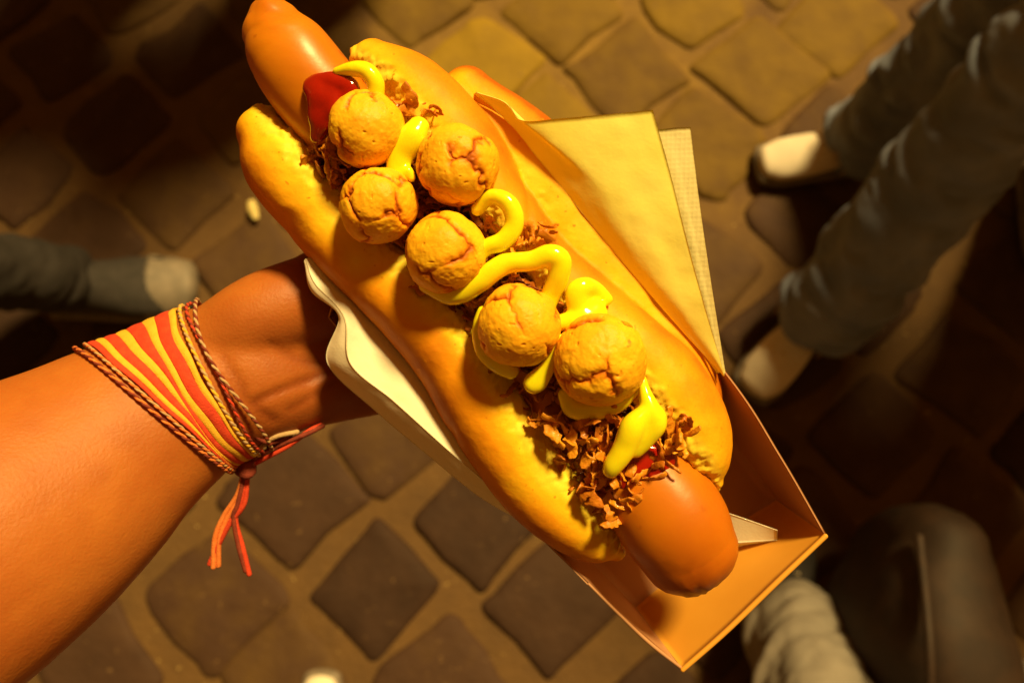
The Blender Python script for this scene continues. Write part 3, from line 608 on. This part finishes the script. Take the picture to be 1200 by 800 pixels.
# ================================================================== FRIED BALLS
def ico(sub):
    me = bpy.data.meshes.new('i'); import bmesh
    bm = bmesh.new(); bmesh.ops.create_icosphere(bm, subdivisions=sub, radius=1.0); bm.to_mesh(me); bm.free()
    V = np.array([v.co[:] for v in me.vertices]); F = [tuple(p.vertices) for p in me.polygons]; bpy.data.meshes.remove(me); return V, F
IV, IF = ico(7)
BL = [(429, 151, 10, 44, 'uppermost fried ball below the ketchup', 9), (536, 194, 14, 49, 'fried ball resting on the upper right bun half', 14), (444, 240, 8, 46, 'fried ball with a round cap in cracked crust on the left bun half', 8),
      (522, 296, 14, 48, 'middle fried ball between mustard curl and left bun half', 7), (608, 381, 16, 49, 'second lowest fried ball ringed by mustard', 7), (703, 421, 22, 55, 'biggest fried ball lowest in the row', 12)]
for k, (x, y, h, r_, lab, nc) in enumerate(BL):
    rg = np.random.default_rng(40+k); C = rg.normal(size=(nc, 3)); C /= np.linalg.norm(C, axis=1)[:, None]
    if k == 2: C[0] = (0, .05, .99); C = np.vstack([C[:1], [(math.cos(a)*.95, math.sin(a)*.95, .32) for a in np.linspace(0, 6.28, 6)[:-1]], [(0, 0, -1)]])
    P = IV+np.stack([fbm(IV, 3.0, 3, 100+k*9+j) for j in range(3)], 1)*.24
    dd = np.sort(np.linalg.norm(P[:, None]-C[None], axis=2), axis=1); e = dd[:, 1]-dd[:, 0]
    brk = smooth(-.45, .15, vnoise(IV+k, 1.7, 60+k))              # cracks fade in and out
    ck = np.exp(-(e/.05)**2)*brk; wide = np.exp(-(e/.17)**2)*brk
    f1 = fbm(IV+k*5, 2.2, 3, 70); f2 = fbm(IV+k*5, 9, 4, 71); f3 = fbm(IV+k*5, 26, 2, 72)
    plate = hash3(np.argmin(np.linalg.norm(P[:, None]-C[None], axis=2), axis=1), np.zeros(len(IV), int)+k, np.zeros(len(IV), int), 5)
    rad = 1+.085*fbm(IV+k*9, 1.1, 2, 73)+.035*f1+.016*f2+.003*f3-.035*ck-.045*wide
    pits = smooth(.68, .85, vnoise(IV+k*3, 9, 80)); rad -= .02*pits
    kk = (FPX-h)/FPX; sq = np.array([1, 1, .93])
    V = toW(L(x, y, h)+IV*rad[:, None]*r_*kk*sq)
    crack = .16+.30*f1+.14*f2+.28*ck+.46*wide+.10*(plate-.5)+.25*pits
    o = mesh_obj('fried_ball', V, IF, M['ball'], attrs={'crack': np.clip(crack, 0, 1)})
    tag(o, lab, 'fried ball', 'round fried dough balls in a row on the hot dog')

# ================================================================== HAND AND FOREARM
arm_st = [(255, 448, -140, 92, 66), (225, 462, -135, 95, 68), (190, 484, -122, 103, 74), (140, 516, -98, 118, 88), (70, 566, -60, 142, 110), (-40, 640, 0, 168, 138), (-170, 735, 60, 180, 150), (-330, 860, 110, 186, 158), (-520, 1010, 150, 190, 165)]
def hand():
    root = empty('person', Q(240, 460, -160)); tag(root, 'bare left arm with striped wristband holding the tray from below', 'person')
    mb = MB()
    def t(st, **k): V, F = tubeQ(st, **k); mb.add(toW(V), F)
    t(arm_st[::-1], n=80, m=40)
    # palm, heel of the thumb, heel of the hand
    t([(255, 448, -140, 90, 62), (300, 430, -150, 88, 60), (350, 410, -180, 96, 48), (430, 380, -225, 110, 34), (520, 350, -245, 118, 28), (580, 330, -248, 112, 25)], n=40, m=36)
    t([(262, 400, -135, 48, 52), (310, 372, -135, 52, 52), (360, 350, -152, 50, 44), (420, 322, -200, 44, 34)], n=30, m=28)
    t([(270, 492, -150, 46, 48), (330, 464, -162, 46, 46), (380, 446, -182, 46, 42), (420, 436, -214, 42, 32)], n=30, m=28)
    # thumb along the outside of the tray
    t([(400, 325, -200, 34, 30), (440, 280, -235, 31, 28), (478, 232, -248, 28, 26), (508, 195, -240, 26, 23), (528, 168, -226, 21, 18)], n=30, m=22)
    # four fingers: under the tray and up its far side
    for (bx, by, dx, dy, ln) in ((545, 270, .80, -.42, .92), (572, 322, .88, -.36, 1.0), (590, 378, .92, -.26, .96), (596, 432, .93, -.14, .80)):
        a = 52*ln
        t([(bx, by, -246, 29, 25), (bx+dx*a, by+dy*a, -252, 27, 25), (bx+dx*a*2, by+dy*a*2, -248, 26, 24), (bx+dx*a*2.8, by+dy*a*2.8, -228, 24, 23), (bx+dx*a*3.35, by+dy*a*3.35, -200, 22, 21), (bx+dx*a*3.6, by+dy*a*3.6, -178, 18, 18)], n=40, m=20)
    V, F, N = fuse(mb, .0022, 5)
    q = toPx(V); px, py = q[:, 0], q[:, 1]
    def crease(pts, wd, dp):
        c = catmull(np.array(pts, float), 40); d2 = ((px[:, None]-c[:, 0])**2+(py[:, None]-c[:, 1])**2).min(1)
        return dp*np.exp(-d2/wd**2)
    cr = crease([(300, 470), (335, 455), (375, 440), (400, 428)], 5, 1)+crease([(318, 404), (345, 420), (372, 425), (398, 420)], 5, .6)+crease([(262, 420), (280, 448), (290, 470), (320, 492)], 5, .7)+crease([(340, 480), (370, 462), (392, 448)], 4, .5)
    V = V+N*(.0006*fbm(V, 35, 3, 90)-.0013*cr)[:, None]
    tone = .34+.26*fbm(V, 22, 4, 91)+.12*fbm(V, 120, 3, 92)+.20*smooth(200, 330, px)+.35*cr  # hand side darker: the bun's shade put into the skin tone
    mesh_obj('body', V, F, M['skin'], root, attrs={'tone': np.clip(tone, 0, 1)})
    # wristbands
    A = np.array([list(L(*s[:3]))+[s[3]*(FPX-s[2])/FPX, s[4]*(FPX-s[2])/FPX] for s in [(300, 430, -150, 90, 64)]+arm_st[:5]])
    C = catmull(A, 300); P = C[:, :3]; T = np.gradient(P, axis=0); T /= np.linalg.norm(T, axis=1)[:, None]
    cum = np.concatenate([[0], np.cumsum(np.linalg.norm(np.diff(P, axis=0), axis=1))])
    s0 = np.interp(50, np.linspace(0, 300, 300), cum)
    def surf(s, th, off):       # s: distance up the arm from the hand side; th: 0 = lower edge in the photo, pi = upper edge
        i = np.clip(np.interp(s, cum, np.arange(300)), 0, 299); f = np.array([np.interp(i, np.arange(300), C[:, k]) for k in range(5)]).T
        t = np.array([np.interp(i, np.arange(300), T[:, k]) for k in range(3)]).T; t /= np.linalg.norm(t, axis=1)[:, None]
        side = np.cross(t, np.array([0, 0, 1.])); side /= np.linalg.norm(side, axis=1)[:, None]; u = np.cross(side, t)
        low = np.where(side[:, 1:2] < 0, side, -side)
        return f[:, :3]+low*((f[:, 3]+off)*np.cos(th))[:, None]+u*((f[:, 4]+off)*np.sin(th))[:, None]
    nth = 120; th = np.linspace(0, 2*math.pi, nth, endpoint=False); open_ = (1-np.cos(th))/2      # 0 at the knot, 1 at the upper edge
    sk = 78.0
    band = empty('wristband', toW(surf(np.array([sk]), np.array([0.0]), 6))[0]); band.parent = root; band.location = Vector(band['_o'])-Vector(root['_o'])
    band['label'] = 'red and yellow striped woven wristband'
    def strip(name, sa, sb, ka, kb, off, m, par, n=9, th_=3.0, wave=0):
        V = []; 
        for layer in (1, -1):
            for q in np.linspace(0, 1, n):
                s = (sk+ka*(1-q)+kb*q)*(1-open_)+(sa*(1-q)+sb*q)*open_+wave*np.sin(th*9+q)
                V.append(surf(s, th, off+(th_/2 if layer > 0 else -th_/2)+(math.sin(q*math.pi)*1.2 if layer > 0 else 0)))
        V = np.vstack(V); F = []; o = n*nth
        for a in range(n-1):
            for b in range(nth):
                c = (b+1) % nth; F += [(a*nth+b, a*nth+c, (a+1)*nth+c, (a+1)*nth+b), (o+(a+1)*nth+b, o+(a+1)*nth+c, o+a*nth+c, o+a*nth+b)]
        for b in range(nth):
            c = (b+1) % nth; F += [(b, b+o, c+o, c), ((n-1)*nth+c, (n-1)*nth+c+o, (n-1)*nth+b+o, (n-1)*nth+b)]
        V = toW(V); mesh_obj(name, V, F, m, par)
    cols = ['yellow', 'red', 'yellow', 'red', 'yellow', 'red', 'yellow', 'red']
    wid = [7, 14, 12, 15, 13, 16, 11, 9]; s = 60.0; k = -34.0
    for c_, w_ in zip(cols, wid):
        kw = w_*.52
        strip('woven_stripe', s, s+w_+.6, k, k+kw+.4, 4.5+.15*(c_ == 'red'), M[c_], band, wave=.9); s += w_; k += kw
    def cord(label, sa, ka, col, r0=3.4, off=6, amp=0., nm='cord_bracelet'):
        s_ = (sk+ka)*(1-open_)+sa*open_+amp*np.sin(th*3+sa)
        Pc = toW(surf(s_, th, off)); Pc = np.vstack([Pc, Pc[:1]]); ctr = Pc[:-1].mean(0)
        mb = MB()
        for tw in range(2):
            ph = np.linspace(0, 2*math.pi*38, nth+1)+tw*math.pi; rad = Pc-ctr; rad /= np.linalg.norm(rad, axis=1)[:, None]
            tn = np.gradient(Pc, axis=0); tn /= np.linalg.norm(tn, axis=1)[:, None]; bn = np.cross(rad, tn)
            PP = Pc+(rad*np.cos(ph)[:, None]+bn*np.sin(ph)[:, None])*r0*.45*SC
            V, F = loft(PP, [r0*.7*SC]*len(PP), [r0*.7*SC]*len(PP), up=(.3, .2, .9), n=480, m=7, cap=(0, 0)); mb.add(V, F, tw)
        o = mesh_obj(nm, mb.verts(), mb.f, [M[col[0]], M[col[1]]], root, mi=mb.m); o['label'] = label
        return o
    cord('twisted red and cream cord bracelet', 161, 22, ('orange', 'cream'), 2.2)
    cord('thin orange cord bracelet', 172, 29, ('orange', 'maroon'), 2.4)
    cord('frayed cream and yellow cord bracelet next to the hand', 54, -38, ('cream', 'yellow'), 2.6, 7)
    cord('dark red cord bracelet next to the hand', 44, -47, ('maroon', 'red'), 2.3, 6, 3)
    cord('loose cream cord bracelet crossing the heel of the hand', 40, -60, ('cream', 'maroon'), 2.6, 8, 5)
    # hanging loop towards the fingers, knot and tassels
    def strand(pts, col, r0, par, nm, flat=1.0):
        V, F = tubeQ([(x, y, h, r0, r0*flat) for x, y, h in pts], n=60, m=10); V = toW(V)
        return mesh_obj(nm, V, F, M[col], par)
    kx, ky, kh = 287, 548, -150
    for q, (pts, col) in enumerate([([(262, 470, -92), (276, 500, -100), (284, 530, -130), (287, 546, -148)], 'cream'), ([(250, 440, -84), (270, 486, -92), (280, 520, -118), (286, 546, -146)], 'maroon'),
                                    ([(288, 545, -150), (310, 530, -140), (335, 518, -138), (360, 508, -140), (378, 499, -150)], 'maroon'), ([(289, 548, -152), (312, 536, -143), (338, 522, -141), (362, 505, -143), (376, 498, -152)], 'red'),
                                    ([(286, 544, -150), (300, 528, -134), (322, 512, -124), (348, 506, -136)], 'cream'), ([(282, 520, -122), (292, 496, -98), (300, 512, -112), (318, 518, -128), (340, 510, -140)], 'maroon')]):
        strand(pts, col, 3.0, band, 'loose_strand')
    kn = MB()
    for q in range(3):
        V, F = tubeQ([(kx-8, ky-8+q*6, kh, 5), (kx+2, ky-4+q*6, kh+9, 6), (kx+9, ky-6+q*5, kh+2, 5)], n=16, m=12); kn.add(toW(V), F)
    V, F, N = fuse(kn, .0008, 2); mesh_obj('knot', V, F, M['maroon'], band)
    for pts, col in [([(285, 556, -150), (278, 580, -156), (262, 605, -160), (252, 630, -162), (250, 664, -166)], 'orange'), ([(287, 556, -150), (280, 584, -157), (266, 608, -161), (257, 634, -163), (256, 662, -168)], 'orange'),
                     ([(289, 556, -150), (284, 585, -156), (276, 608, -160), (284, 640, -164), (292, 672, -168)], 'red'), ([(287, 556, -149), (279, 590, -155), (274, 606, -158), (280, 640, -162), (288, 668, -167)], 'maroon'), ([(290, 557, -152), (286, 590, -156), (270, 612, -160), (255, 640, -164), (246, 660, -167)], 'red')]:
        strand(pts, col, 3.2, band, 'tassel')
hand()
for o in list(S.objects):
    if '_o' in o.keys(): del o['_o']
